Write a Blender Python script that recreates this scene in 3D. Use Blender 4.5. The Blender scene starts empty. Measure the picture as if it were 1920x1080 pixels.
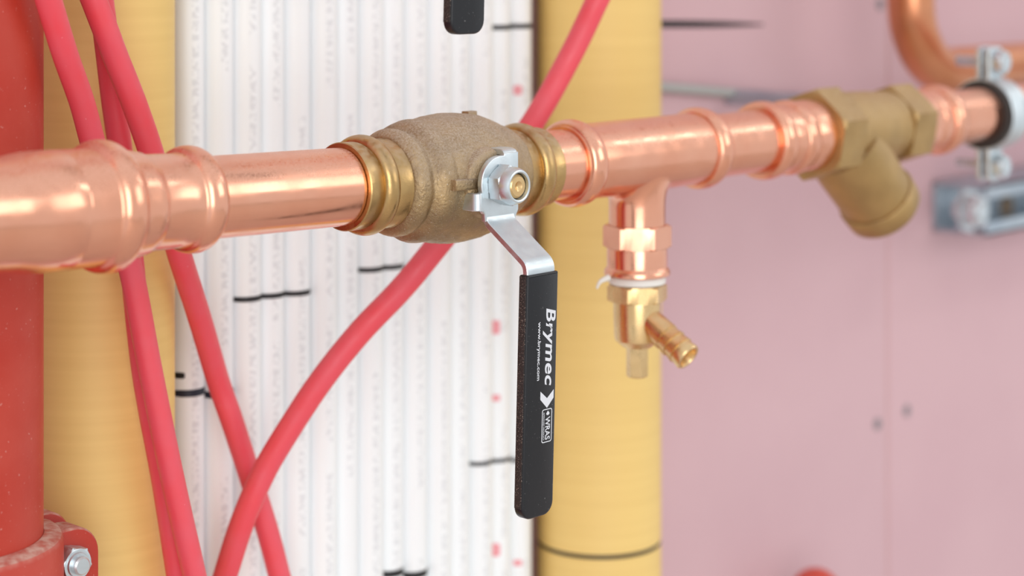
import bpy, bmesh, math, random
from mathutils import Vector, Matrix

random.seed(7)
PI = math.pi
SC = bpy.context.scene
COL = SC.collection
S = 0.001                      # everything below is written in millimetres

# ------------------------------------------------------------------ camera
FPX = 3680.0                   # focal length in pixels of the 1920 px wide frame
TH = math.radians(47.0)        # the camera looks 47 degrees along the wall
CT, ST = math.cos(TH), math.sin(TH)
CAM = (-449.97, -524.21, 85.3)   # x along the pipe, y towards the wall, z up; pipe axis is y = z = 0
HOR = -89.0                    # pixel row of the horizon (shifted lens)
cd = bpy.data.cameras.new('camera')
cam = bpy.data.objects.new('camera', cd); COL.objects.link(cam)
cam.location = [c * S for c in CAM]
cam.rotation_euler = (PI / 2, 0, -TH)
cd.sensor_width = 36.0
cd.lens = FPX / 1920 * 36
cd.shift_y = -(540 - HOR) / 1920
cd.clip_start = 0.01; cd.clip_end = 50
cd.dof.use_dof = True
cd.dof.focus_distance = 0.712
cd.dof.aperture_fstop = 7.2
SC.camera = cam

# ------------------------------------------------------------------ light
w = bpy.data.worlds.new('world'); SC.world = w; w.use_nodes = True
w.node_tree.nodes['Background'].inputs[0].default_value = (0.97, 0.98, 1.0, 1)
w.node_tree.nodes['Background'].inputs[1].default_value = 0.82

def area(name, loc, target, sx, sy, power, col):
    l = bpy.data.lights.new(name, 'AREA'); l.shape = 'RECTANGLE'
    l.size = sx; l.size_y = sy; l.energy = power; l.color = col
    o = bpy.data.objects.new(name, l); COL.objects.link(o)
    o.location = loc
    o.rotation_euler = (Vector(target) - Vector(loc)).to_track_quat('-Z', 'Y').to_euler()
    return o
area('window_light', (-1.75, -2.25, 0.5), (0.05, 0, -0.05), 1.7, 2.2, 34, (1, 0.985, 0.96))
area('window_light', (1.75, -2.45, 1.0), (0.05, 0, -0.05), 1.6, 1.2, 11, (1, 0.985, 0.96))
area('ceiling_lamp', (2.35, -0.95, 1.36), (2.35, -0.95, -1.0), 1.2, 0.16, 5, (1, 0.98, 0.95))

SC.view_settings.view_transform = 'Standard'
SC.view_settings.look = 'None'
SC.view_settings.exposure = 0.08
SC.view_settings.gamma = 1.0
SC.view_settings.use_curve_mapping = False

def at(px, py, depth):
    """world millimetres of the point seen at a photo pixel at a given distance along the view"""
    r = (px - 960) / FPX * depth; u = -(py - HOR) / FPX * depth
    return Vector((CAM[0] + CT * r + ST * depth, CAM[1] - ST * r + CT * depth, CAM[2] + u))
def on_y(px, py, Y):
    """the same on a plane parallel to the wall"""
    k = (px - 960) / FPX
    depth = (Y - CAM[1]) / (CT - ST * k)
    return at(px, py, depth)

# ------------------------------------------------------------------ materials
M = {}
def srgb(r, g, b):
    f = lambda c: (c / 255 / 12.92) if c / 255 <= 0.04045 else ((c / 255 + 0.055) / 1.055) ** 2.4
    return (f(r), f(g), f(b), 1)

def mat(name, base, rough=0.5, metal=0.0, var=None, var_scale=40, var_amt=0.5, rough2=None,
        bump=0.0, bump_scale=300, dust=None, dust_amt=0.0, dust_scale=260, dust_lo=0.25, specks=None, spec=0.5, stretch=None, coat=0.0, spot=0.62, speck_scale=900):
    m = bpy.data.materials.new(name); m.use_nodes = True
    nt = m.node_tree; N = nt.nodes; L = nt.links
    b = N['Principled BSDF']
    b.inputs['Metallic'].default_value = metal
    b.inputs['Roughness'].default_value = rough
    b.inputs['Specular IOR Level'].default_value = spec
    b.inputs['Coat Weight'].default_value = coat
    tc = N.new('ShaderNodeTexCoord')
    geo = N.new('ShaderNodeNewGeometry')
    def noise(scale, detail=4, st=None):
        n = N.new('ShaderNodeTexNoise'); n.inputs['Scale'].default_value = scale; n.inputs['Detail'].default_value = detail
        if st:
            mp = N.new('ShaderNodeMapping'); mp.inputs['Scale'].default_value = st
            L.new(tc.outputs['Object'], mp.inputs['Vector']); L.new(mp.outputs['Vector'], n.inputs['Vector'])
        else:
            L.new(geo.outputs['Position'], n.inputs['Vector'])
        return n.outputs['Fac']
    def mrange(src, a, c, lo=0.0, hi=1.0):
        r = N.new('ShaderNodeMapRange'); r.inputs['From Min'].default_value = a; r.inputs['From Max'].default_value = c
        r.inputs['To Min'].default_value = lo; r.inputs['To Max'].default_value = hi
        L.new(src, r.inputs['Value']); return r.outputs['Result']
    def mix(fac, a, c):
        x = N.new('ShaderNodeMix'); x.data_type = 'RGBA'
        if isinstance(fac, float): x.inputs[0].default_value = fac
        else: L.new(fac, x.inputs[0])
        for v, i in ((a, 6), (c, 7)):
            if isinstance(v, tuple): x.inputs[i].default_value = v
            else: L.new(v, x.inputs[i])
        return x.outputs[2]
    def mul(a, c):
        x = N.new('ShaderNodeMath'); x.operation = 'MULTIPLY'
        for v, i in ((a, 0), (c, 1)):
            if isinstance(v, (int, float)): x.inputs[i].default_value = v
            else: L.new(v, x.inputs[i])
        return x.outputs[0]
    col = base
    if var:
        col = mix(mrange(noise(var_scale, 5, stretch), 0.35, 0.65, 0, var_amt), col, var)
    if specks:
        col = mix(mrange(noise(speck_scale, 2), spot, spot + 0.06, 0, 0.8), col, specks)
    dfac = None
    if dust:
        sep = N.new('ShaderNodeSeparateXYZ'); L.new(geo.outputs['Normal'], sep.inputs[0])
        up = mrange(sep.outputs['Z'], dust_lo, 0.95)
        nz = mrange(noise(dust_scale, 6), 0.36, 0.64, 0.25, 1.0)
        dfac = mul(mul(up, nz), dust_amt)
        col = mix(dfac, col, dust)
        L.new(mrange(dfac, 0, 1, metal, 0.0), b.inputs['Metallic'])
    if isinstance(col, tuple): b.inputs['Base Color'].default_value = col
    else: L.new(col, b.inputs['Base Color'])
    if rough2 is not None or dfac is not None:
        rr = mrange(noise(var_scale * 2.3, 4), 0.35, 0.65, rough, rough if rough2 is None else rough2)
        if dfac is not None:
            ad = N.new('ShaderNodeMath'); ad.operation = 'MULTIPLY_ADD'; L.new(dfac, ad.inputs[0]); ad.inputs[1].default_value = 0.6; L.new(rr, ad.inputs[2]); rr = ad.outputs[0]
        L.new(rr, b.inputs['Roughness'])
    if bump:
        bp = N.new('ShaderNodeBump'); bp.inputs['Strength'].default_value = bump; bp.inputs['Distance'].default_value = 0.0006
        L.new(noise(bump_scale, 5), bp.inputs['Height']); L.new(bp.outputs['Normal'], b.inputs['Normal'])
    M[name] = m
    return m

DUST = srgb(226, 200, 186)
mat('copper', (0.87, 0.44, 0.30, 1), 0.15, 1.0, var=(0.82, 0.37, 0.235, 1), var_scale=55, var_amt=0.6, rough2=0.26, dust=srgb(228, 184, 166), dust_amt=0.6, dust_lo=0.25, dust_scale=1500)
mat('copper_dull', (0.68, 0.30, 0.16, 1), 0.27, 1.0, var=(0.60, 0.24, 0.11, 1), var_scale=40, var_amt=0.7, rough2=0.36, dust=srgb(225, 170, 145), dust_amt=0.4)
mat('brass_cast', (0.43, 0.30, 0.155, 1), 0.40, 0.85, var=(0.29, 0.205, 0.115, 1), var_scale=120, var_amt=0.9, rough2=0.55, bump=0.6, bump_scale=900, dust=srgb(194, 178, 163), dust_amt=0.92, dust_lo=-0.12, dust_scale=1500, specks=srgb(214, 203, 190), spot=0.66, speck_scale=2200)
mat('brass_strainer', (0.50, 0.33, 0.14, 1), 0.40, 0.9, var=(0.40, 0.26, 0.11, 1), var_scale=60, var_amt=0.8, rough2=0.5, bump=0.3, bump_scale=700, dust=srgb(196, 172, 138), dust_amt=0.8, dust_lo=-0.05, dust_scale=900)
mat('brass_smooth', (0.56, 0.37, 0.16, 1), 0.24, 1.0, var=(0.42, 0.27, 0.115, 1), var_scale=90, var_amt=0.8, rough2=0.36, bump=0.08, bump_scale=800, dust=srgb(196, 178, 160), dust_amt=0.6, dust_lo=0.2, dust_scale=420)
mat('brass_bright', (0.80, 0.57, 0.29, 1), 0.22, 1.0, var=(0.66, 0.44, 0.2, 1), var_scale=70, var_amt=0.7, rough2=0.34, dust=srgb(220, 200, 170), dust_amt=0.35)
mat('zinc', (0.67, 0.75, 0.79, 1), 0.28, 1.0, var=(0.62, 0.67, 0.70, 1), var_scale=140, var_amt=0.7, rough2=0.4, bump=0.05, bump_scale=900, dust=srgb(205, 195, 190), dust_amt=0.35)
mat('zinc_edge', (0.60, 0.57, 0.56, 1), 0.5, 0.7, var=(0.45, 0.40, 0.40, 1), var_scale=700, var_amt=0.9, bump=0.3, bump_scale=1500)
mat('galvanised', (0.55, 0.62, 0.68, 1), 0.38, 1.0, var=(0.42, 0.50, 0.58, 1), var_scale=60, var_amt=0.8, rough2=0.5)
mat('black_vinyl', (0.010, 0.011, 0.014, 1), 0.30, 0.0, bump=0.05, bump_scale=500, specks=(0.30, 0.29, 0.29, 1), spot=0.71, speck_scale=1500, spec=0.4)
mat('black_vinyl_edge', (0.020, 0.017, 0.016, 1), 0.55, 0.0, bump=0.5, bump_scale=1600, specks=(0.42, 0.33, 0.28, 1), spot=0.62, speck_scale=2600)
mat('white_print', srgb(214, 216, 222), 0.5)
mat('ptfe', srgb(226, 224, 218), 0.5)
mat('rubber', (0.030, 0.026, 0.024, 1), 0.7, dust=srgb(120, 105, 95), dust_amt=0.3)
mat('hose', srgb(234, 76, 88), 0.36, var=srgb(228, 88, 104), var_scale=45, var_amt=0.8, rough2=0.55, specks=srgb(236, 150, 160), spot=0.74, dust=srgb(226, 130, 142), dust_amt=0.35, dust_lo=-0.3, dust_scale=120)
mat('red_paint', srgb(178, 44, 24), 0.42, var=srgb(192, 72, 56), var_scale=22, var_amt=0.85, rough2=0.55, bump=0.12, bump_scale=700, specks=srgb(214, 160, 150), spot=0.70, dust=srgb(214, 186, 172), dust_amt=0.95, dust_lo=0.2)
mat('yellow_wrap', srgb(236, 203, 126), 0.55, var=srgb(230, 196, 120), var_scale=1, var_amt=0.7, stretch=(6, 6, 260), bump=0.05, bump_scale=200)
mat('dark_tape', srgb(44, 38, 30), 0.5)
mat('pen_ink', srgb(26, 24, 28), 0.5)
mat('pen_blue', srgb(24, 30, 48), 0.5)
mat('pink_stain', srgb(238, 160, 168), 0.6)
mat('board', srgb(210, 177, 183), 0.85, var=srgb(205, 171, 178), var_scale=9, var_amt=0.8, spec=0.2, bump=0.04, bump_scale=500)
mat('joint_fill', srgb(206, 172, 172), 0.9, spec=0.1)  # filler strip between boards, its own colour slightly darker than the board
mat('screw_grey', srgb(138, 132, 136), 0.55, 0.3)
mat('stud', srgb(150, 130, 110), 0.9)
mat('concrete', srgb(214, 209, 202), 0.8, var=srgb(198, 192, 185), var_scale=6, var_amt=0.8)
mat('cable_grey', srgb(168, 170, 168), 0.5)
mat('red_plastic', srgb(206, 78, 62), 0.4)

def tube_material():
    m = bpy.data.materials.new('white_plastic'); m.use_nodes = True
    nt = m.node_tree; N = nt.nodes; L = nt.links; b = N['Principled BSDF']
    b.inputs['Roughness'].default_value = 0.42
    tc = N.new('ShaderNodeTexCoord'); oi = N.new('ShaderNodeObjectInfo')
    # faint printed line of small characters running down each tube, unreadable at this distance
    sep = N.new('ShaderNodeSeparateXYZ'); L.new(tc.outputs['Object'], sep.inputs[0])
    def math_(op, a, c=None):
        x = N.new('ShaderNodeMath'); x.operation = op
        for v, i in ((a, 0), (c, 1)):
            if v is None: continue
            if isinstance(v, (int, float)): x.inputs[i].default_value = v
            else: L.new(v, x.inputs[i])
        return x.outputs[0]
    band = math_('LESS_THAN', math_('ABSOLUTE', math_('ADD', sep.outputs['X'], 0.001)), 0.0016)
    front = math_('LESS_THAN', sep.outputs['Y'], 0.0)
    off = math_('MULTIPLY', oi.outputs['Random'], 13.0)
    cmb = N.new('ShaderNodeCombineXYZ')
    L.new(math_('ADD', sep.outputs['Z'], off), cmb.inputs[2]); L.new(math_('MULTIPLY', sep.outputs['X'], 1.0), cmb.inputs[0])
    n1 = N.new('ShaderNodeTexNoise'); n1.inputs['Scale'].default_value = 420; L.new(cmb.outputs[0], n1.inputs['Vector'])
    n2 = N.new('ShaderNodeTexNoise'); n2.inputs['Scale'].default_value = 14; L.new(cmb.outputs[0], n2.inputs['Vector'])
    f = math_('MULTIPLY', math_('MULTIPLY', band, front), math_('MULTIPLY', math_('GREATER_THAN', n1.outputs['Fac'], 0.5), math_('GREATER_THAN', n2.outputs['Fac'], 0.46)))
    n3 = N.new('ShaderNodeTexNoise'); n3.inputs['Scale'].default_value = 30; L.new(cmb.outputs[0], n3.inputs['Vector'])
    tint = N.new('ShaderNodeMix'); tint.data_type = 'RGBA'; L.new(n3.outputs['Fac'], tint.inputs[0])
    tint.inputs[6].default_value = srgb(243, 248, 250); tint.inputs[7].default_value = srgb(242, 244, 246)
    x = N.new('ShaderNodeMix'); x.data_type = 'RGBA'
    L.new(math_('MULTIPLY', f, 0.3), x.inputs[0]); L.new(tint.outputs[2], x.inputs[6]); x.inputs[7].default_value = srgb(176, 178, 186)
    L.new(x.outputs[2], b.inputs['Base Color'])
    M['white_plastic'] = m
tube_material()

# ------------------------------------------------------------------ mesh helpers
class MB:
    """collects vertices and faces in millimetres"""
    def __init__(s): s.v = []; s.f = []
    def add(s, vs, fs):
        o = len(s.v); s.v += [Vector(p) for p in vs]; s.f += [[i + o for i in f] for f in fs]; return s
    def join(s, other): return s.add(other.v, other.f)
    def xf(s, fn): s.v = [Vector(fn(p)) for p in s.v]; return s
    def mat(s, m): s.v = [m @ p for p in s.v]; return s

def build(name, mb, material, parent=None, origin=None, angle=38, label=None):
    c = Vector(origin) if origin is not None else (sum(mb.v, Vector()) / len(mb.v))
    me = bpy.data.meshes.new(name)
    me.from_pydata([tuple((p - c) * S) for p in mb.v], [], mb.f)
    bm = bmesh.new(); bm.from_mesh(me); bmesh.ops.recalc_face_normals(bm, faces=bm.faces); bm.to_mesh(me); bm.free()
    me.shade_smooth()
    if angle is not None and angle < 180: me.set_sharp_from_angle(angle=math.radians(angle))
    me.materials.append(M[material]); me.update()
    o = bpy.data.objects.new(name, me); COL.objects.link(o)
    o.location = c * S
    if parent is not None:
        o.parent = parent
        p = parent; off = Vector()
        while p is not None: off += p.location; p = p.parent
        o.location = c * S - off
    if label: o['label'] = label
    return o

def thing(name, loc, label, cat, group=None):
    o = bpy.data.objects.new(name, None); COL.objects.link(o)
    o.empty_display_size = 0.01
    o.location = Vector(loc) * S
    return tag(o, label, cat, group)
def tag(o, label, cat, group=None):
    o['label'] = label; o['category'] = cat
    if group: o['group'] = group
    return o

def lathe(profile, n=64, cap0=True, cap1=True, phase=0.0):
    """profile [(t, r)] about the local x axis"""
    mb = MB(); vs = []; fs = []
    k = len(profile)
    for (t, r) in profile:
        for j in range(n):
            a = 2 * PI * j / n + phase
            vs.append((t, r * math.cos(a), r * math.sin(a)))
    for i in range(k - 1):
        for j in range(n):
            fs.append([i * n + j, i * n + (j + 1) % n, (i + 1) * n + (j + 1) % n, (i + 1) * n + j])
    if cap0: fs.append(list(range(n))[::-1])
    if cap1: fs.append([(k - 1) * n + j for j in range(n)])
    return mb.add(vs, fs)

def bead(t0, t1, r, h, n=10):
    return [(t0 + (t1 - t0) * (1 - math.cos(PI * i / n)) / 2, r + h * math.sin(PI * i / n)) for i in range(n + 1)]

def smooth(pts, n=6):
    """Catmull-Rom through tuples"""
    out = []
    P = [Vector(p) for p in pts]
    for i in range(len(P) - 1):
        a = P[max(i - 1, 0)]; b = P[i]; c = P[i + 1]; d = P[min(i + 2, len(P) - 1)]
        for k in range(n):
            t = k / n
            out.append(0.5 * ((2 * b) + (c - a) * t + (2 * a - 5 * b + 4 * c - d) * t * t + (3 * b - a - 3 * c + d) * t ** 3))
    out.append(P[-1])
    return out

def sweep(path, r, n=24, cap=True):
    P = [Vector(p) for p in path]; mb = MB(); vs = []; fs = []
    d = (P[1] - P[0]).normalized()
    u = d.orthogonal().normalized()
    for i, p in enumerate(P):
        dn = (P[min(i + 1, len(P) - 1)] - P[max(i - 1, 0)]).normalized()
        u = (u - dn * u.dot(dn)).normalized(); v = dn.cross(u)
        rr = r(i / (len(P) - 1)) if callable(r) else r
        for j in range(n):
            a = 2 * PI * j / n
            vs.append(p + u * (rr * math.cos(a)) + v * (rr * math.sin(a)))
    for i in range(len(P) - 1):
        for j in range(n):
            fs.append([i * n + j, i * n + (j + 1) % n, (i + 1) * n + (j + 1) % n, (i + 1) * n + j])
    if cap: fs += [list(range(n))[::-1], [(len(P) - 1) * n + j for j in range(n)]]
    return mb.add(vs, fs)

def frame(origin, xdir, zhint=(0, 0, 1)):
    x = Vector(xdir).normalized(); z = Vector(zhint)
    if abs(x.dot(z.normalized())) > 0.98: z = Vector((0, 1, 0))
    y = z.cross(x).normalized(); z = x.cross(y)
    m = Matrix((x, y, z)).transposed().to_4x4(); m.translation = Vector(origin)
    return m

def plate(outline, y0, y1, bev=0.5):
    """solid from an (x, z) outline between y0 and y1 with softened rims"""
    n = len(outline); P = [Vector((a, b)) for a, b in outline]
    area2 = sum(P[i].x * P[(i + 1) % n].y - P[(i + 1) % n].x * P[i].y for i in range(n))
    sg = 1 if area2 > 0 else -1
    def inset(d):
        o = []
        for i in range(n):
            e1 = (P[i] - P[i - 1]).normalized(); e2 = (P[(i + 1) % n] - P[i]).normalized()
            n1 = Vector((-e1.y, e1.x)) * sg; n2 = Vector((-e2.y, e2.x)) * sg
            m = n1 + n2
            m = m / max(m.dot(n1), 0.3)
            o.append(P[i] + m * d)
        return o
    s = 1 if y1 > y0 else -1
    layers = []
    for q in range(4):
        a = q / 3 * PI / 2
        layers.append((y0 + s * bev * (1 - math.sin(a)), bev * (1 - math.cos(a))))
    layers = layers[::-1]
    # from y0: inset -> full, then full -> inset at y1
    L = [(y0 + s * bev * (1 - math.cos(a)), bev * (1 - math.sin(a))) for a in (0, PI / 6, PI / 3, PI / 2)]
    L += [(y1 - s * bev * (1 - math.cos(a)), bev * (1 - math.sin(a))) for a in (PI / 2, PI / 3, PI / 6, 0)]
    mb = MB(); vs = []; fs = []
    for (y, d) in L:
        for p in inset(d): vs.append((p.x, y, p.y))
    for i in range(len(L) - 1):
        for j in range(n):
            fs.append([i * n + j, i * n + (j + 1) % n, (i + 1) * n + (j + 1) % n, (i + 1) * n + j])
    fs += [list(range(n))[::-1], [(len(L) - 1) * n + j for j in range(n)]]
    return mb.add(vs, fs)

def rrect(x0, x1, z0, z1, r, n=6, corners=(1, 1, 1, 1)):
    """rounded rectangle; corners: lower-right, upper-right, upper-left, lower-left"""
    out = []
    for (cx, cz, a0, on) in ((x1, z0, -90, corners[0]), (x1, z1, 0, corners[1]), (x0, z1, 90, corners[2]), (x0, z0, 180, corners[3])):
        rr = r if on else min(r, 0.6)
        ox = cx - rr if cx == x1 else cx + rr; oz = cz - rr if cz == z1 else cz + rr
        for i in range(n + 1):
            a = math.radians(a0 + 90 * i / n)
            out.append((ox + rr * math.cos(a), oz + rr * math.sin(a)))
    return out

def box(x0, x1, y0, y1, z0, z1, bev=0.4):
    return plate([(x0, z0), (x1, z0), (x1, z1), (x0, z1)], y0, y1, bev)

def hexnut(t0, t1, rc, hole=None, phase=0.0, ch=0.8):
    """hexagonal prism about local x with chamfered corners"""
    n = 48; vs = []; fs = []
    def rad(a):
        b = ((a + PI / 6) % (PI / 3)) - PI / 6
        return rc * math.cos(PI / 6) / math.cos(b)
    prof = [(t0, ch), (t0 + ch * 0.6, 0), (t1 - ch * 0.6, 0), (t1, ch)]
    for (t, c) in prof:
        for j in range(n):
            a = 2 * PI * j / n
            r = min(rad(a + 0.0), rc - c * 1.2)
            vs.append((t, r * math.cos(a + phase), r * math.sin(a + phase)))
    for i in range(3):
        for j in range(n):
            fs.append([i * n + j, i * n + (j + 1) % n, (i + 1) * n + (j + 1) % n, (i + 1) * n + j])
    fs += [list(range(n))[::-1], [3 * n + j for j in range(n)]]
    return MB().add(vs, fs)

TO_ROOM = lambda o: frame(o, (0, -1, 0))        # local x points out of the wall
DOWN = lambda o: frame(o, (0, 0, -1), (0, 1, 0))

# ------------------------------------------------------------------ setting
YW = 171.0                      # face of the plasterboard
wall = build('wall_back', box(-1500, 2600, YW + 13, YW + 113, -1000, 1500, 1), 'stud', angle=30)
wall['kind'] = 'structure'
seam = on_y(1665, 600, YW).x
edges = [seam - 2 * 1200 + 600, seam - 1200, seam, seam + 1200, 2600]
edges = [-1500] + [e for e in edges if -1400 < e < 2600] + [2600]
panels = []
for a, b in zip(edges[:-1], edges[1:]):
    p = build('plasterboard_panel', box(a + 1.6, b - 1.6, YW, YW + 12.5, -1000, 1500, 1.6), 'board', wall, angle=30)
    panels.append(p)
    build('joint_filler', box(b - 1.8, b + 1.8, YW + 1.3, YW + 12, -1000, 1500, 0.1), 'joint_fill', p, angle=30)
def panel_at(x):
    for p, a, b in zip(panels, edges[:-1], edges[1:]):
        if a <= x < b: return p
for px, py in ((1645, 795), (1700, 770), (1650, 8)):
    c = on_y(px, py, YW)
    m = lathe([(0, 3.9), (0.5, 3.9), (0.8, 3.4), (0.8, 1.6), (0.3, 0.9)], 24).mat(TO_ROOM((c.x, YW + 0.1, c.z)))
    build('drywall_screw', m, 'screw_grey', panel_at(c.x), label='grey screw head')
# pen stroke on the board behind the right sleeve
a = on_y(1225, 45, YW); b = on_y(1432, 46, YW)
pts = [a.lerp(b, i / 12) for i in range(13)]
vs = []; fs = []
for i, p in enumerate(pts):
    hh = 2.2 * (1 - (i / 12) ** 3 * 0.8)
    vs += [(p.x, YW - 0.15, p.z - hh), (p.x, YW - 0.15, p.z + hh), (p.x, YW + 0.2, p.z - hh), (p.x, YW + 0.2, p.z + hh)]
for i in range(12):
    k = i * 4
    fs += [[k, k + 4, k + 5, k + 1], [k + 2, k + 3, k + 7, k + 6], [k, k + 2, k + 6, k + 4], [k + 1, k + 5, k + 7, k + 3]]
fs += [[0, 1, 3, 2], [48, 50, 51, 49]]
build('pen_mark', MB().add(vs, fs), 'pen_ink', panel_at(a.x), label='black marker stroke')
fl = build('floor', box(-1500, 2600, -3200, YW + 13, -1100, -1000, 1), 'concrete', angle=30)
fl['kind'] = 'structure'

# ------------------------------------------------------------------ white tubes
TY, TR, PITCH = 148.0, 7.28, 14.7
x_end = on_y(1001, 500, TY - 5).x - 7.0          # axis of the tube next to the right sleeve
NT = 15
tube_x = [x_end - PITCH * i for i in range(NT)]
proto = lathe([(-420, TR), (340, TR)], 40)
proto.mat(frame((0, 0, 0), (0, 0, 1), (0, 1, 0)))
tubes = []
words = ['nearest the right-hand yellow sleeve', 'second', 'third', 'fourth', 'fifth', 'sixth', 'seventh', 'eighth', 'ninth', 'tenth',
         'eleventh', 'twelfth', 'thirteenth', 'fourteenth', 'fifteenth', 'sixteenth']
for i, x in enumerate(tube_x):
    jig = (0.0, 1.2, -0.6, 0.9, -1.0, 0.3, 1.4, -0.4, 0.8, -1.2, 0.5, 1.0, -0.8, 0.2, 1.5, -0.5)[i]
    if i == 0:
        o = build('white_plastic_pipe', proto, 'white_plastic', origin=(0, 0, 0)); first = o
    else:
        o = first.copy(); COL.objects.link(o)
    o.location = Vector((x, TY + jig, 0)) * S
    lab = ('white plastic pipe standing ' + words[0]) if i == 0 else ('white plastic pipe, %s in the row counting left from the right-hand yellow sleeve' % words[i])
    tag(o, lab, 'pipe', 'white plastic pipes in a row on the wall')
    tubes.append((o, x, TY + jig))

def tube_mark(i, zc, h, a0, a1, material, name='pen_mark', lab=None, slope=0.0):
    o, x, y = tubes[i]
    n = 12; vs = []; fs = []
    for k in range(n + 1):
        a = math.radians(a0 + (a1 - a0) * k / n)             # 0 faces the room, + towards the right
        e = 1.0 - 0.35 * abs(2 * k / n - 1) ** 6
        for r in (TR + 0.22, TR - 0.2):
            zz = zc + slope * (TR * math.sin(a))
            vs += [(x + r * math.sin(a), y - r * math.cos(a), zz - h * e), (x + r * math.sin(a), y - r * math.cos(a), zz + h * e)]
    for k in range(n):
        q = k * 4
        fs += [[q, q + 4, q + 5, q + 1], [q + 2, q + 3, q + 7, q + 6], [q, q + 2, q + 6, q + 4], [q + 1, q + 5, q + 7, q + 3]]
    fs += [[0, 1, 3, 2], [n * 4, n * 4 + 2, n * 4 + 3, n * 4 + 1]]
    build(name, MB().add(vs, fs), material, o, label=lab)
def tube_index(px):
    return min(range(NT), key=lambda i: abs(px_of(tubes[i][1], tubes[i][2] - TR * 0.8) - px))
def px_of(x, y):
    dx, dy = x - CAM[0], y - CAM[1]
    return 960 + FPX * (CT * dx - ST * dy) / (ST * dx + CT * dy)
def stroke(px0, px1, py0, py1, h, material, lab):
    i0, i1 = tube_index(px0 + 8), tube_index(px1 - 8)
    lo, hi = min(i0, i1), max(i0, i1)
    for i in range(lo, hi + 1):
        pc = px_of(tubes[i][1], tubes[i][2] - TR * 0.8)
        f = min(max((pc - px0) / (px1 - px0), 0), 1)
        z = on_y(pc, py0 + (py1 - py0) * f, TY - TR).z
        tube_mark(i, z, h, -88, 60, material, lab=lab)
stroke(446, 590, 563, 548, 1.15, 'pen_ink', 'black marker stroke')
stroke(688, 745, 507, 502, 1.15, 'pen_ink', 'black marker stroke')
stroke(893, 975, 870, 862, 1.0, 'pen_ink', 'black marker stroke')
stroke(940, 1002, 52, 48, 1.25, 'pen_ink', 'black marker stroke')
stroke(340, 440, 738, 740, 1.5, 'pen_blue', 'dark blue marker stroke')
stroke(745, 775, 1078, 1078, 1.6, 'pen_ink', 'black marker stroke')
tube_mark(NT - 1, on_y(330, 712, TY - TR).z, 1.3, -85, -45, 'pen_ink', lab='black marker stroke')
for px, py, h in ((955, 612, 3.4), (952, 745, 1.6), (967, 170, 2.4), (935, 1035, 3.2), (968, 1060, 1.5)):
    i = tube_index(px); z = on_y(px, py, TY - TR).z
    tube_mark(i, z, h, -62, -28, 'pink_stain', 'ink_stain', 'pink ink smudge')

# ------------------------------------------------------------------ yellow sleeves
YR = 32.0
def sleeve(px_edge, px_centre, Y, label, seam_py=None):
    c = on_y(px_centre, 500, Y)
    t = thing('yellow_pipe_sleeve', (c.x, c.y, -420), label, 'pipe sleeve', 'yellow sleeves on the pipe riser')
    g = None
    zs = None
    if seam_py: zs = on_y(px_centre, seam_py, Y - YR).z
    prof = [(-420, YR), (340, YR)]
    if zs: prof = [(-420, YR), (zs - 1.2, YR), (zs - 0.9, YR - 1.0), (zs + 0.9, YR - 1.0), (zs + 1.2, YR), (340, YR)]
    build('sleeve', lathe(prof, 96, False, False).mat(frame((c.x, c.y, 0), (0, 0, 1), (0, 1, 0))), 'yellow_wrap', t)
    if zs: build('joint_band', lathe([(zs - 1.0, YR - 1.2), (zs - 1.0, YR - 0.3), (zs + 1.0, YR - 0.3), (zs + 1.0, YR - 1.2)], 96, False, False).mat(frame((c.x, c.y, 0), (0, 0, 1), (0, 1, 0))), 'dark_tape', t, label='dark band at the joint')
    for z, nm in ((-420, 'end_disc'), (340, 'end_disc')):
        build(nm, lathe([(z + (0.2 if z < 0 else -2.2), YR - 1.3), (z + (2.2 if z < 0 else -0.2), YR - 1.3)], 64).mat(frame((c.x, c.y, 0), (0, 0, 1), (0, 1, 0))), 'dark_tape', t)
    return c
sleeve(1240, 1122.8, 130.6, 'yellow wrapped pipe sleeve standing beside the bare pink wall', 1066)
sl = sleeve(328, 175.68, 133, 'yellow wrapped pipe sleeve standing behind the red steel pipe')

# ------------------------------------------------------------------ red steel pipe and grooved coupling
RC = Vector((-83.0, 90.0, 0)); RR = 34.0
o = build('red_steel_pipe', lathe([(-420, RR), (340, RR)], 96).mat(frame((RC.x, RC.y, 0), (0, 0, 1), (0, 1, 0))), 'red_paint')
tag(o, 'thick red painted steel pipe standing at the left edge', 'pipe')
zt = -120.0
k = thing('grooved_pipe_coupling', (RC.x, RC.y, zt - 50), 'red iron grooved coupling bolted round the red steel pipe', 'pipe coupling')
def ring(z0, z1, r0, r1, a0, a1, n=48):
    """part ring about the vertical axis of the red pipe"""
    vs = []; fs = []
    prof = [(r0, z0), (r1 - 2, z0), (r1, z0 + 2), (r1, z1 - 2.5), (r1 - 0.8, z1 - 0.8), (r1 - 2.5, z1), (r0, z1 + 0.6)]
    q = len(prof)
    for j in range(n + 1):
        a = math.radians(a0 + (a1 - a0) * j / n)
        for (r, z) in prof: vs.append((RC.x + r * math.cos(a), RC.y + r * math.sin(a), z))
    for j in range(n):
        for i in range(q):
            fs.append([j * q + i, j * q + (i + 1) % q, (j + 1) * q + (i + 1) % q, (j + 1) * q + i])
    fs += [list(range(q))[::-1], [n * q + i for i in range(q)]]
    return MB().add(vs, fs)
front = ring(zt - 44, zt, RR + 0.15, RR + 7.0, 184, 352)
rear = ring(zt - 44, zt, RR + 0.15, RR + 7.0, 8, 180)
YE = RC.y - 13.0                            # front face of the ear
ex1 = on_y(187, 1045, YE).x; ez1 = on_y(140, 990, YE).z
def ear(y0, y1, top, right, rad):
    return plate(rrect(RC.x + RR + 0.4, right, zt - 40, top, rad, 8, (1, 1, 0, 0)), y0, y1, 1.4)
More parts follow.
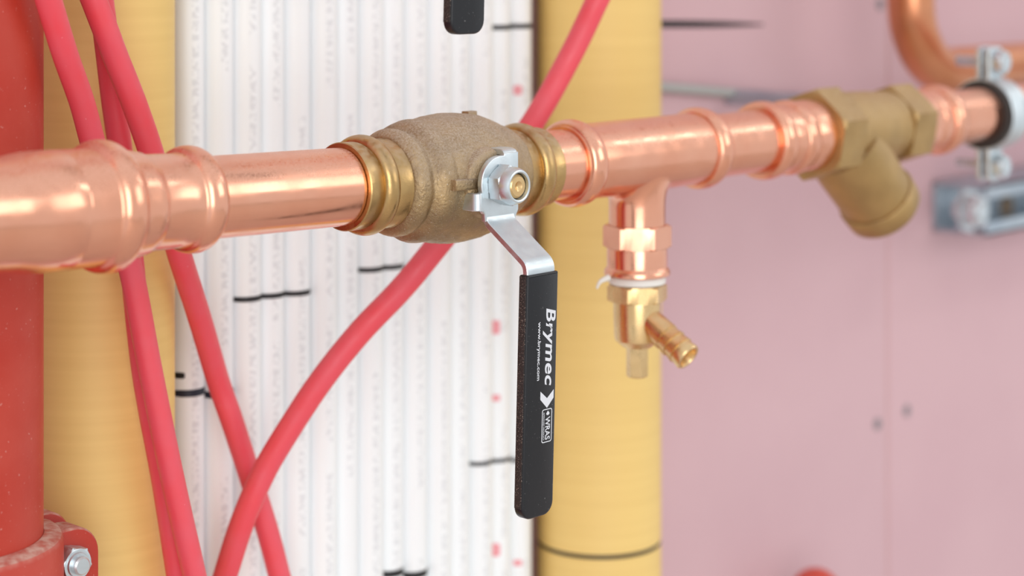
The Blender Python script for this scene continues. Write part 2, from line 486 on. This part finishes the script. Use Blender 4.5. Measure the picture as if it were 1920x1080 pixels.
front.join(ear(YE, RC.y - 1.0, ez1, ex1, 11))
rear.join(ear(RC.y + 3.5, RC.y + 16, ez1 + 2.5, ex1 - 1.0, 11))
build('housing_half', front, 'red_paint', k, angle=30)
build('housing_half', rear, 'red_paint', k, angle=30)
bc = on_y(128, 1052, YE)
nut = hexnut(0, 6.0, 6.5, phase=0.3, ch=0.7)
nut.join(lathe([(5.9, 4.6), (6.6, 4.2)], 32, False, True)).join(lathe([(6.5, 3.3), (8.6, 3.3), (9.2, 2.7)], 32))
build('bolt_nut', nut.mat(TO_ROOM((bc.x, YE - 0.05, bc.z))), 'zinc', k, label='zinc hex nut on the coupling bolt')

# ------------------------------------------------------------------ red hoses
def hose(name_lab, pts, r):
    P = [at(*p) for p in pts]
    P = [P[0] + (P[0] - P[1]) * 0.9] + P + [P[-1] + (P[-1] - P[-2]) * 0.9]
    path = smooth(P, 10)
    o = build('red_hose', sweep(path, r, 28), 'hose', angle=180)
    return tag(o, name_lab, 'hose', 'red hoses hanging behind the copper pipe')
hose('leftmost red hose, crossing in front of the red steel pipe', [(91, 0, 672), (121.5, 100, 684), (153, 190, 698), (176, 275, 708), (205, 375, 720), (244, 500, 732), (283, 700, 740), (324, 900, 749), (365, 1080, 758)], 4.55)
hose('red hose running straight down into the lower crossing', [(176, 0, 712), (200, 62, 716), (218, 110, 720), (250, 190, 728), (283, 285, 740), (311, 385, 752), (337, 479, 766), (373, 592, 790), (409, 714, 813), (432, 780, 818), (463, 875, 826), (500, 990, 832), (524, 1080, 836)], 4.75)
hose('shaded red hose tucked behind the two others at left', [(190, 0, 728), (200, 80, 732), (213, 190, 740), (226, 285, 745), (237, 390, 748), (248, 500, 749.5), (270, 700, 752), (306, 900, 760), (334, 1080, 768)], 4.6)
hose('long red hose slanting from the right yellow sleeve down behind the valve', [(1120, 0, 850), (1072, 100, 850), (999, 230, 842), (912, 345, 828), (820, 460, 818), (754, 540, 814), (674, 624, 812), (602, 714, 811), (545, 800, 811), (500, 875, 811), (470, 940, 811), (447, 1000, 813), (422, 1080, 817)], 5.1)

# ------------------------------------------------------------------ small wall things
a = on_y(1180, 158, YW - 5); pts = [a]
for px, py in ((1235, 163), (1300, 168), (1370, 174), (1440, 180), (1500, 186), (1560, 194)): pts.append(on_y(px, py, YW - 4))
e = on_y(1590, 205, YW - 1); pts.append(e); pts.append(Vector((e.x + 8, YW - 0.3, e.z - 3)))
o = build('grey_cable', sweep(smooth(pts, 6), 2.9, 16), 'cable_grey', angle=180)
tag(o, 'thin grey cable running along the pink wall behind the strainer', 'cable')
c = on_y(1530, 1066, YW - 40)
dome = [(-240, 15.5), (-15.5, 15.5)] + [(-15.5 + 15.5 * math.sin(q * PI / 16), 15.5 * math.cos(q * PI / 16)) for q in range(1, 8)] + [(0, 0.6)]
o = build('capped_red_pipe', lathe(dome, 40).mat(frame((c.x, c.y, c.z), (0, 0, 1), (0, 1, 0))), 'red_plastic')
tag(o, 'domed top of a red pipe at the bottom edge before the pink wall', 'pipe')

# ------------------------------------------------------------------ the copper line
TILT = 0.026                    # the run left of the valve climbs a little to the left
def tl(p):                      # applies it
    return (p[0], p[1], p[2] + max(0.0, 75.1 - p[0]) * TILT)
PR = 14.0
K = 1.15554                    # scale of positions along the run
def run(profile): return [(t * K, r) for t, r in profile]
def copper_tube(t0, t1, label, n=64):
    t0 *= K; t1 *= K
    k = max(2, int((t1 - t0) / 20))
    prof = [(t0 + 0.02, PR - 0.3)] + [(t0 + 0.3 + (t1 - t0 - 0.6) * i / k, PR) for i in range(k + 1)] + [(t1 - 0.02, PR - 0.3)]
    o = build('copper_tube', lathe(prof, n).xf(tl), 'copper')
    return tag(o, label, 'pipe', 'straight copper tubes of the main run')

# reducer at far left
o = build('copper_tube', lathe(run([(-420, 17.2), (-112.1, 17.2)]), 72).xf(tl), 'copper')
tag(o, 'wide copper tube leaving the frame at the left edge', 'pipe', 'straight copper tubes of the main run')
prof = [(-112, 16.6), (-112, 17.4), (-103, 17.5), (-100.5, 17.7), (-97, 18.4), (-94, 18.85), (-90, 19.0), (-84.5, 19.05), (-84.0, 18.8), (-83.2, 18.8), (-82.8, 19.0), (-74.5, 18.8)]
prof += bead(-74, -65.5, 18.6, 2.9, 14)[1:]
prof += [(-64.9, 18.2), (-63.5, 17.9), (-60, 17.4), (-57.6, 16.9), (-56.8, 16.2), (-55.8, 15.9), (-48, 15.7), (-43.6, 15.6)]
prof += bead(-43.2, -35.6, 15.5, 2.5, 14)[1:]
prof += [(-35.3, 15.3), (-34.9, 14.9), (-34.9, 14.1)]
o = build('copper_reducer', lathe(run(prof), 96).xf(tl), 'copper', angle=45)
tag(o, 'copper press reducer with two rolled beads left of the valve', 'pipe fitting')
copper_tube(-34.8, 19.4, 'straight copper tube between the reducer and the lever valve')

# ---- ball valve (also used for the valve above the frame)
def text_mesh(body, size, offset=0.0, shear=0.0, spacing=1.0, width=1.0):
    c = bpy.data.curves.new('lettering', 'FONT'); c.body = body; c.size = size; c.offset = offset; c.shear = shear
    c.space_character = spacing; c.align_x = 'LEFT'; c.resolution_u = 4; c.extrude = 0.0
    o = bpy.data.objects.new('lettering', c); COL.objects.link(o)
    bpy.context.view_layer.update()
    me = bpy.data.meshes.new_from_object(o.evaluated_get(bpy.context.evaluated_depsgraph_get()))
    mb = MB().add([(v.co.x * width, v.co.y, 0) for v in me.vertices], [list(p.vertices) for p in me.polygons])
    bpy.data.objects.remove(o); bpy.data.meshes.remove(me)
    return mb
def fit(mb, u0, u1, v0, v1):
    xs = [p.x for p in mb.v]; ys = [p.y for p in mb.v]
    ax, bx_, ay, by = min(xs), max(xs), min(ys), max(ys)
    return mb.xf(lambda p: (u0 + (p.x - ax) / (bx_ - ax) * (u1 - u0), v0 + (p.y - ay) / (by - ay) * (v1 - v0), 0))

VC = 75.1                        # stem position on the run
def ball_valve(label, group):
    v = thing('ball_valve', (VC, 0, -25), label, 'valve', group)
    body = [(37.2, 16.0), (37.2, 17.0), (38.2, 18.5), (39.5, 19.5), (41.3, 19.9), (42.8, 19.3), (44.0, 19.0), (45.1, 20.4), (46.5, 21.9), (48.5, 22.7), (50.3, 22.9), (51.8, 22.5), (53.4, 22.7), (56.5, 23.5),
            (60, 24.1), (63, 24.4), (67, 24.5), (71, 24.3), (75, 23.8), (79, 22.8), (82.5, 21.4), (85.5, 20.0), (88, 18.9), (90.3, 18.1), (91.8, 17.2), (91.8, 16.0)]
    pr = [body[0]] + [(p.x, p.y) for p in [Vector((q[0], q[1])) for q in smooth([(a, b) for a, b in body[1:-1]], 3)]] + [body[-1]]
    mb = lathe(run(pr), 96)
    rnd = random.Random(3)
    from mathutils import noise as nz
    def rough(p):
        r = math.hypot(p[1], p[2])
        if r < 16.5: return p
        d = 0.35 * nz.noise(Vector(p) * 0.16) + 0.14 * nz.noise(Vector(p) * 0.55)
        return (p[0], p[1] * (1 + d / r), p[2] * (1 + d / r))
    mb.xf(rough)
    # stem boss and cast stops
    mb.join(lathe([(14, 15.0), (18.5, 14.0), (21.0, 13.2), (23.4, 12.6), (24.6, 11.8)], 40).mat(TO_ROOM((VC, 0, 0))))
    mb.join(box(VC - 19.5, VC - 8, -25.4, -12, -1.6, 2.4, 0.8))
    mb.join(box(VC + 14.5, VC + 19.5, 1.5, 6, 17, 24.2, 0.9))
    build('body', mb.xf(tl), 'brass_cast', v, angle=60)
    # press ends
    e = [(19.5, 14.15), (19.5, 15.6), (19.9, 15.95), (24.6, 15.9), (25.0, 15.6)] + bead(25.2, 31.4, 15.6, 2.7, 14) + [(31.7, 15.7), (32.3, 16.1), (36.3, 16.3), (37.15, 16.6), (37.15, 15)]
    build('press_end', lathe(run(e), 96).xf(tl), 'brass_smooth', v, angle=35)
    e2 = [(2 * 64.6 - t - 0.1, r) for t, r in e][::-1]
    build('press_end', lathe(run(e2), 96), 'brass_smooth', v, angle=35)
    # stem
    build('stem', lathe([(24.7, 6.0), (26.1, 6.0), (26.15, 4.4), (36.9, 4.4), (37.8, 3.6), (37.9, 1.9), (37.0, 0.6), (36.9, 0.1)], 40).mat(TO_ROOM((VC, 0, 0))), 'brass_bright', v, label='brass valve stem')
    # nut
    nb = hexnut(29.0, 34.6, 7.7, phase=0.12, ch=0.7)
    nb.join(lathe([(34.5, 7.0), (35.8, 6.9), (37.4, 6.5), (38.2, 6.0), (38.4, 5.5), (38.2, 5.0), (36.4, 4.7)], 40, False, False))
    build('lock_nut', nb.mat(TO_ROOM((VC, 0, 0))), 'zinc', v, angle=22, label='zinc lock nut')
    # lever: plate round the stem, stop tabs bent back, cranked neck
    th = 2.4; yf = -28.9; yb = yf + th
    out = []
    for i in range(15):                                             # round head
        a = math.radians(196 - 112 * i / 14)
        out.append((VC + 10.0 * math.cos(a), 0.6 + 10.0 * math.sin(a)))
    out += [(VC + 2.0, 10.6), (VC + 2.1, 11.4), (VC + 9.6, 11.4), (VC + 9.7, 4), (VC + 9.7, -10), (VC + 7.9, -13.0), (VC - 7.9, -13.0), (VC - 8.3, -10.2), (VC - 9.2, -9.2), (VC - 10.6, -9.0), (VC - 10.6, -2.4), (VC - 9.6, -2.2)]
    lv = plate(out, yf, yb, 0.4)
    def strip(path, x0, x1, t_=th, bev=0.3):
        P = [Vector(p) for p in path]; vs = []; fs = []; n = len(P)
        for i, p in enumerate(P):
            d1 = (P[i] - P[i - 1]).normalized() if i else (P[1] - P[0]).normalized()
            d2 = (P[i + 1] - P[i]).normalized() if i < n - 1 else d1
            d = (d1 + d2).normalized(); nn = Vector((-d.y, d.x)) / max(d.dot(d1), 0.5)
            for (xx, oo) in ((x0 + bev, -t_ / 2), (x1 - bev, -t_ / 2), (x1, -t_ / 2 + bev), (x1, t_ / 2 - bev), (x1 - bev, t_ / 2), (x0 + bev, t_ / 2), (x0, t_ / 2 - bev), (x0, -t_ / 2 + bev)):
                q = p + nn * oo; vs.append((xx, q.x, q.y))
        for i in range(n - 1):
            for j in range(8): fs.append([i * 8 + j, i * 8 + (j + 1) % 8, (i + 1) * 8 + (j + 1) % 8, (i + 1) * 8 + j])
        fs += [list(range(8))[::-1], [(n - 1) * 8 + j for j in range(8)]]
        return MB().add(vs, fs)
    def bends(pts, r=3.5, n=6):
        P = [Vector(p) for p in pts]; o = [P[0]]
        for i in range(1, len(P) - 1):
            a = P[i] + (P[i - 1] - P[i]).normalized() * r; c = P[i] + (P[i + 1] - P[i]).normalized() * r
            for q in range(n + 1):
                t = q / n; o.append(a * (1 - t) ** 2 + P[i] * 2 * t * (1 - t) + c * t * t)
        return o + [P[-1]]
    ym = (yf + yb) / 2; yi = ym + 0.06
    neck = bends([(yi, -9.5), (yi, -13.2), (-47.9, -27.2), (-47.7, -40.0)], 2.6)
    lv.join(strip(neck, VC - 7.4, VC + 7.4))
    lv.join(strip(bends([(yi, 9.0), (yi, 11.6), (yi + 10.5, 11.6)], 1.8), VC + 2.3, VC + 9.4))
    # side stop tab, bent back round a vertical edge
    sd = strip(bends([(yi, 0.0), (yi, 4.4), (yi + 13.5, 4.4)], 1.8), -9.0, -2.5)
    lv.join(sd.xf(lambda p: (VC - 6.6 - p[2], p[1], p[0])))
    build('lever', lv, 'zinc', v, angle=32, label='bent zinc plated lever')
    # grip, leaning back to the wall a little towards its end
    g0, g1 = -30.3, -118.4
    lean = lambda p: (p[0] - 0.012 * (g0 - p[2]), p[1] + 0.020 * (g0 - p[2]), p[2])
    GF = -50.1
    gp = plate(rrect(VC - 8.25, VC + 8.25, g1, g0, 4.8, 7, (1, 0, 0, 1)), GF, GF + 4.5, 0.8).xf(lean)
    grip = build('lever_grip', gp, 'black_vinyl', v, angle=50, label='black vinyl grip')
    # rough cut side of the dipped grip
    er = plate([(GF + 0.7, g1 + 4.4), (GF + 4.0, g1 + 4.4), (GF + 4.0, g0 - 0.5), (GF + 0.7, g0 - 0.5)], 0, 0.5, 0.12)
    er.xf(lambda p: lean((VC - 8.25 - 0.25 + p[1], p[0], p[2])))
    build('grip_side', er, 'black_vinyl_edge', grip)
    # white print; u runs down the grip, w across it to the right
    def put(mb, nm, u0, u1, v0, v1, lab=None):
        if u1 is not None: fit(mb, u0, u1, v0, v1)
        mb.xf(lambda p: lean((VC + p[1] * K, GF - 0.06, g0 - p[0] * 1.046)))
        o = build(nm, mb, 'white_print', grip, angle=None, label=lab)
    put(text_mesh('Brymec', 10, 0.2, 0.22, 1.04), 'logo_lettering', 12.4, 39.4, 0.3, 6.1, 'white italic lettering')
    put(text_mesh('www.brymec.com', 4, 0.07), 'web_address', 16.6, 36.8, -2.35, -0.55, 'small white lettering')
    ch = MB().add([(0, 6.0, 0), (2.9, 6.0, 0), (6.0, 3.0, 0), (2.6, -0.2, 0), (-0.2, -0.2, 0), (2.6, 2.95, 0)], [[0, 5, 2, 1], [5, 4, 3, 2]])
    put(ch.xf(lambda p: (p[0] + 41.0, p[1], 0)), 'logo_arrow', 0, None, 0, 0, 'white arrow head')
    # approval box
    bo = rrect(47.3, 58.9, 0.75, 5.45, 0.8, 5); bi = rrect(47.6, 58.6, 1.05, 5.15, 0.6, 5); n = len(bo)
    fb = MB().add([(a, b, 0) for a, b in bo] + [(a, b, 0) for a, b in bi], [[i, (i + 1) % n, n + (i + 1) % n, n + i] for i in range(n)])
    put(fb, 'approval_frame', 0, None, 0, 0, 'white rounded frame')
    put(text_mesh('WRAS', 4, 0.06), 'approval_lettering', 50.1, 58.0, 2.35, 4.6, 'white lettering')
    put(text_mesh('APPROVED PRODUCT', 2, 0.02), 'approval_small_lettering', 48.3, 58.0, 1.35, 1.95, 'tiny white lettering')
    dr = [(48.0 + 0.0, 3.5)] + [(49.0 + 0.55 * math.cos(math.radians(a)), 3.5 + 0.75 * math.sin(math.radians(a))) for a in range(120, -121, -30)]
    put(MB().add([(a, b, 0) for a, b in dr], [list(range(len(dr)))]), 'approval_drop', 0, None, 0, 0, 'white drop mark')
    return v
valve = ball_valve('brass ball valve with a black lever in the middle of the copper run', 'brass ball valves with black levers')

def copy_tree(o, parent=None):
    c = o.copy(); COL.objects.link(c)
    if parent is not None: c.parent = parent
    for ch in list(o.children): copy_tree(ch, c)
    return c
DX2, DZ2 = -36.0, 175.3
v2 = copy_tree(valve)
v2.location = valve.location + Vector((DX2, 0, DZ2)) * S
v2['label'] = 'second ball valve above the frame, only the end of its black lever showing'
for (a, b) in ((-485, 19.4 * K + DX2), (110.2 * K + DX2, 720)):
    prof = [(a, PR), (b, PR)]
    f = (lambda p: (p[0], p[1], p[2] + max(0.0, 75.1 + DX2 - p[0]) * TILT + DZ2))
    o = build('copper_tube', lathe(prof, 48).xf(f), 'copper')
    tag(o, 'upper copper tube above the frame, %s the second valve' % ('left of' if a < 0 else 'right of'), 'pipe', 'straight copper tubes of the upper run')

copper_tube(110.0, 122.9, 'short copper tube between the lever valve and the tee')

# ---- tee with its branch
TX = 189.3; R0 = 15.5
prof = [(123, 14.1), (123, 15.2)] + bead(123.4, 131.4, 15.4, 2.4, 14) + [(132, 15.45)] + [(132 + i * (195.5 - 132) / 6, R0) for i in range(1, 7)] + bead(196, 204, 15.4, 2.4, 14) + [(204.4, 15.2), (204.4, 14.1)]
tee = lathe(run(prof), 96)
rb = 11.9; nb_ = 72; rings = []
for q in range(13):
    t = q / 12; ringp = []
    for j in range(nb_):
        a = 2 * PI * j / nb_; ca, sa = math.cos(a), math.sin(a)
        p0x, p0y = 17.5 * ca, 13.6 * sa
        p0 = Vector((p0x, p0y, -math.sqrt(max(R0 ** 2 - p0y ** 2, 1)) + 0.15))
        p2 = Vector((rb * ca, rb * sa, -R0 - 5.5))
        p1 = Vector((rb * ca * 1.02, rb * sa * 1.02, min(p0.z, -math.sqrt(max(R0 ** 2 - (rb * sa) ** 2, 1)) - 0.6)))
        ringp.append(p0 * (1 - t) ** 2 + p1 * 2 * t * (1 - t) + p2 * t * t)
    rings.append(ringp)
rings.append([Vector((rb * math.cos(2 * PI * j / nb_), rb * math.sin(2 * PI * j / nb_), -29.0)) for j in range(nb_)])
vs = [p + Vector((TX, 0, 0)) for r in rings for p in r]; fs = []
for i in range(len(rings) - 1):
    for j in range(nb_): fs.append([i * nb_ + j, i * nb_ + (j + 1) % nb_, (i + 1) * nb_ + (j + 1) % nb_, (i + 1) * nb_ + j])
fs.append([(len(rings) - 1) * nb_ + j for j in range(nb_)])
tee.add(vs, fs)
o = build('copper_tee', tee, 'copper', angle=45)
tag(o, 'copper tee with rolled beads and a downward branch', 'pipe fitting')
# threaded adapter below the branch
t = thing('copper_adapter', (TX, 0, -52), 'copper adapter with hexagon collar below the tee branch', 'pipe fitting')
hx = hexnut(0, 9.4, 14.4, phase=0.35, ch=0.9)
build('hexagon_collar', hx.mat(DOWN((TX, 0, -29.1))), 'copper', t, angle=25)
build('socket', lathe([(9.5, 11.5), (9.5, 12.6), (10.2, 12.7), (17.5, 12.7), (18.4, 13.4), (19.3, 13.9), (20.6, 13.9), (21.0, 13.3), (21.0, 10)], 72).mat(DOWN((TX, 0, -29.1))), 'copper', t, angle=35)

# ---- drain cock
d = thing('drain_valve', (TX, 0, -93), 'brass drain valve with hose spout hanging under the tee', 'valve')
build('seal_ring', lathe([(50.2, 9), (50.2, 11.2), (51, 12.0), (53.2, 12.0), (54.0, 11.0), (54.0, 9)], 56).mat(DOWN((TX, 0, 0))), 'ptfe', d, angle=50, label='white seal tape')
tail = sweep(smooth([at(1142, 520, 816), at(1132, 524, 815), at(1124, 530, 814), at(1119, 541, 814)], 5), lambda s_: 1.5 * (1 - 0.7 * s_), 8)
build('tape_tail', tail.xf(lambda p: (TX + (p[0] - TX) * 1.0, p[1], p[2])), 'ptfe', d, angle=60, label='loose end of the seal tape')
build('hexagon', hexnut(54.1, 61.0, 12.9, phase=0.15, ch=1.0).mat(DOWN((TX, 0, 0))), 'brass_bright', d, angle=25)
build('body', lathe([(61.05, 8.5), (61.05, 9.9), (62, 10.0), (70, 9.8), (75.5, 9.6), (77.5, 9.2), (80.2, 6.2), (80.2, 3)], 56).mat(DOWN((TX, 0, 0))), 'brass_bright', d, angle=35)
sp = hexnut(80.3, 93, 4.6, phase=0.5, ch=0.7)
build('spindle', sp.mat(DOWN((TX, 0, 0))), 'brass_bright', d, angle=25, label='small brass spindle')
dv = Vector((0.04, -0.83, -0.53)).normalized()
spout = [(6.5, 5.6), (14, 5.9), (18, 6.0), (18.2, 5.5), (19.0, 5.5), (22.3, 6.2), (22.5, 5.6), (23.2, 5.6), (26.4, 6.2), (26.6, 5.6), (27.4, 5.6), (30.4, 6.0), (31.2, 5.6), (31.2, 4.6), (30.6, 4.3), (14, 4.3), (13.9, 0.2)]
build('hose_spout', lathe(spout, 48).mat(frame((TX, 0, -64.8), dv)), 'brass_bright', d, angle=35, label='ribbed brass hose spout')

copper_tube(204.5, 236.9, 'straight copper tube between the tee and the strainer adapter')

# ---- press adapter, strainer, press adapter
prof = [(237, 14.1), (237, 15.6)] + bead(237.4, 246, 15.6, 2.3, 14) + [(247, 15.9), (253.5, 15.8)] + bead(254, 262, 15.8, 1.5, 10) + [(263, 16.2), (270, 16.6), (272.6, 16.6), (272.9, 16.0), (272.9, 13)]
o = build('copper_press_adapter', lathe(run(prof), 80), 'copper', angle=45)
tag(o, 'beaded copper press adapter on the near side of the brass strainer', 'pipe fitting', 'copper press adapters at the strainer')
st = thing('y_strainer', (357, 0, -60), 'brass Y strainer with its filter leg pointing down', 'strainer')
build('hexagon_end', hexnut(273 * K, 290 * K, 22.2, phase=0.18, ch=1.6), 'brass_strainer', st, angle=25)
bd = lathe(run([(290.1, 16), (290.1, 19.0), (300, 18.6), (316, 18.0), (324, 17.2), (328.9, 17.5), (328.9, 14)]), 64)
ld = Vector((0.70, -0.06, -0.71)).normalized(); lo = Vector((338, 0, -2))
bd.join(lathe([(6, 19.0), (20, 18.9), (36, 18.4), (43, 18.2)], 64).mat(frame(lo, ld)))
build('body', bd, 'brass_strainer', st, angle=45)
build('hexagon_end', hexnut(329 * K, 346 * K, 20.6, phase=0.18, ch=1.5), 'brass_strainer', st, angle=25)
build('filter_cap', lathe([(43.1, 15), (43.1, 19.2), (44.0, 19.6), (52.5, 19.2), (54.5, 17.6), (55.2, 15.0), (55.2, 2)], 64).mat(frame(lo, ld)), 'brass_strainer', st, angle=40)
prof = [(346.1, 13), (346.1, 16.0), (346.5, 16.5), (351, 16.5), (355, 15.9)] + bead(356, 362, 15.8, 0.7, 8) + [(363, 15.8), (366, 15.8)] + bead(366.4, 375, 15.6, 2.3, 14) + [(375.3, 15.4), (375.3, 14.1)]
o = build('copper_press_adapter', lathe(run(prof), 80), 'copper', angle=45)
tag(o, 'beaded copper press adapter between the strainer and the pipe clamp', 'pipe fitting', 'copper press adapters at the strainer')
copper_tube(375.4, 760, 'straight copper tube held by the rubber lined clamp')

# ---- pipe clamp
CX = 483.0
k = thing('pipe_clamp', (CX, 0, -40), 'zinc pipe clamp with black rubber lining round the copper tube', 'clamp')
def arcband(t0, t1, r0, r1, a0, a1, n=40):
    vs = []; fs = []
    prof = [(t0, r0), (t0, r1 - 0.4), (t0 + 0.4, r1), (t1 - 0.4, r1), (t1, r1 - 0.4), (t1, r0)]; q = len(prof)
    for j in range(n + 1):
        a = math.radians(a0 + (a1 - a0) * j / n)
        for (t_, r) in prof: vs.append((t_, r * math.cos(a), r * math.sin(a)))
    for j in range(n):
        for i in range(q): fs.append([j * q + i, j * q + (i + 1) % q, (j + 1) * q + (i + 1) % q, (j + 1) * q + i])
    fs += [list(range(q))[::-1], [n * q + i for i in range(q)]]
    return MB().add(vs, fs)
build('rubber_lining', lathe([(CX - 11, 14.1), (CX - 11, 17.6), (CX - 9.6, 18.0), (CX - 8.6, 17.0), (CX + 8.6, 17.0), (CX + 9.6, 18.0), (CX + 11, 17.6), (CX + 11, 14.1)], 64, False, False), 'rubber', k, label='black rubber lining')
def earz(y0, y1, sgn):
    o = rrect(CX - 7, CX + 7, 17.6, 35.5, 3, 5, (0, 1, 1, 0))
    return plate([(x, z * sgn) for x, z in o], y0, y1, 0.5)
hf = arcband(CX - 8.3, CX + 8.3, 17.1, 19.2, 92, 268)       # local angle 180 is the room side
hf2 = arcband(CX - 8.3, CX + 8.3, 17.1, 19.2, -88, 88)
band_f = arcband(CX - 3.0, CX + 3.0, 19.1, 19.8, 100, 260)
hf.join(band_f)
for sg in (1, -1):
    hf.join(earz(-4.0, -1.4, sg)); hf2.join(earz(1.4, 4.0, sg))
build('clamp_half', hf, 'zinc', k, angle=35)
build('clamp_half', hf2, 'zinc', k, angle=35)
for sg in (1, -1):
    s_ = lathe([(-19, 2.6), (-18.6, 2.9), (4.05, 2.9)], 24).join(hexnut(4.1, 9.5, 6.6, phase=0.2, ch=0.7)).join(lathe([(9.4, 4.6), (10.6, 4.2)], 24))
    build('clamp_screw', s_.mat(TO_ROOM((CX, 0, 27.5 * sg))), 'zinc', k, label='zinc clamp screw')
build('wall_rod', lathe([(19.3, 6.5), (31, 6.5), (31.1, 4.9), (YW - 0.2, 4.9)], 24).mat(frame((CX, 0, 0), (0, 1, 0))), 'galvanised', k, label='rod fixing the clamp to the wall')

# ---- strut channel on the wall
a = on_y(1772, 400, YW - 10); a2 = on_y(1800, 400, YW - 41); zt2 = on_y(1830, 352, YW - 41).z; zb2 = on_y(1830, 448, YW - 41).z
t = thing('strut_channel', (a.x + 200, YW - 20, zb2), 'galvanised slotted strut channel on the pink wall at right', 'strut channel')
ch = box(a.x, a.x + 420, YW - 41, YW - 0.2, zt2 - 2.2, zt2, 0.3).join(box(a.x, a.x + 420, YW - 41, YW - 0.2, zb2, zb2 + 2.2, 0.3))
ch.join(box(a.x, a.x + 420, YW - 41, YW - 38.8, zt2 - 9, zt2, 0.3)).join(box(a.x, a.x + 420, YW - 41, YW - 38.8, zb2, zb2 + 9, 0.3)).join(box(a.x, a.x + 420, YW - 2.6, YW - 0.2, zb2, zt2, 0.3))
build('channel', ch, 'galvanised', t, angle=30)
c = on_y(1822, 385, YW - 43)
build('channel_bolt', hexnut(0, 9, 11, phase=0.2, ch=1).join(lathe([(9, 7), (11, 6)], 24)).join(lathe([(-9, 6), (0, 6)], 20)).mat(TO_ROOM((c.x, YW - 41.2, zt2 - 14))), 'zinc', t, label='zinc bolt head')
build('channel_washer', lathe([(-2.2, 15), (0, 15)], 6, phase=0.78).mat(TO_ROOM((c.x, YW - 41.1, zt2 - 14))), 'zinc', t)
c = on_y(1890, 388, YW - 4)
build('slot_plug', plate(rrect(c.x - 9, c.x + 9, c.z - 7, c.z + 7, 6.5, 6), YW - 3.6, YW - 2.5, 0.2), 'stud', t, label='brown slot in the channel')

# ---- bent copper pipe behind
b0 = on_y(1708, -200, 100); b1 = on_y(1708, 0, 100); zc = at(1900, 122, (on_y(1900, 122, 100) - Vector(CAM)).dot(Vector((ST, CT, 0)))).z
rad = 44
path = [Vector((b1.x, 100, 320)), Vector((b1.x, 100, zc + rad + 30))]
for i in range(15):
    a = PI / 2 * i / 14
    path.append(Vector((b1.x + rad - rad * math.cos(a), 100, zc + rad - rad * math.sin(a))))
path += [Vector((b1.x + rad + 60, 100, zc)), Vector((b1.x + rad + 400, 100, zc))]
o = build('bent_copper_pipe', sweep(path, 14.0, 48), 'copper_dull', angle=180)
tag(o, 'copper pipe bent from vertical to horizontal behind the strainer and clamp', 'pipe')
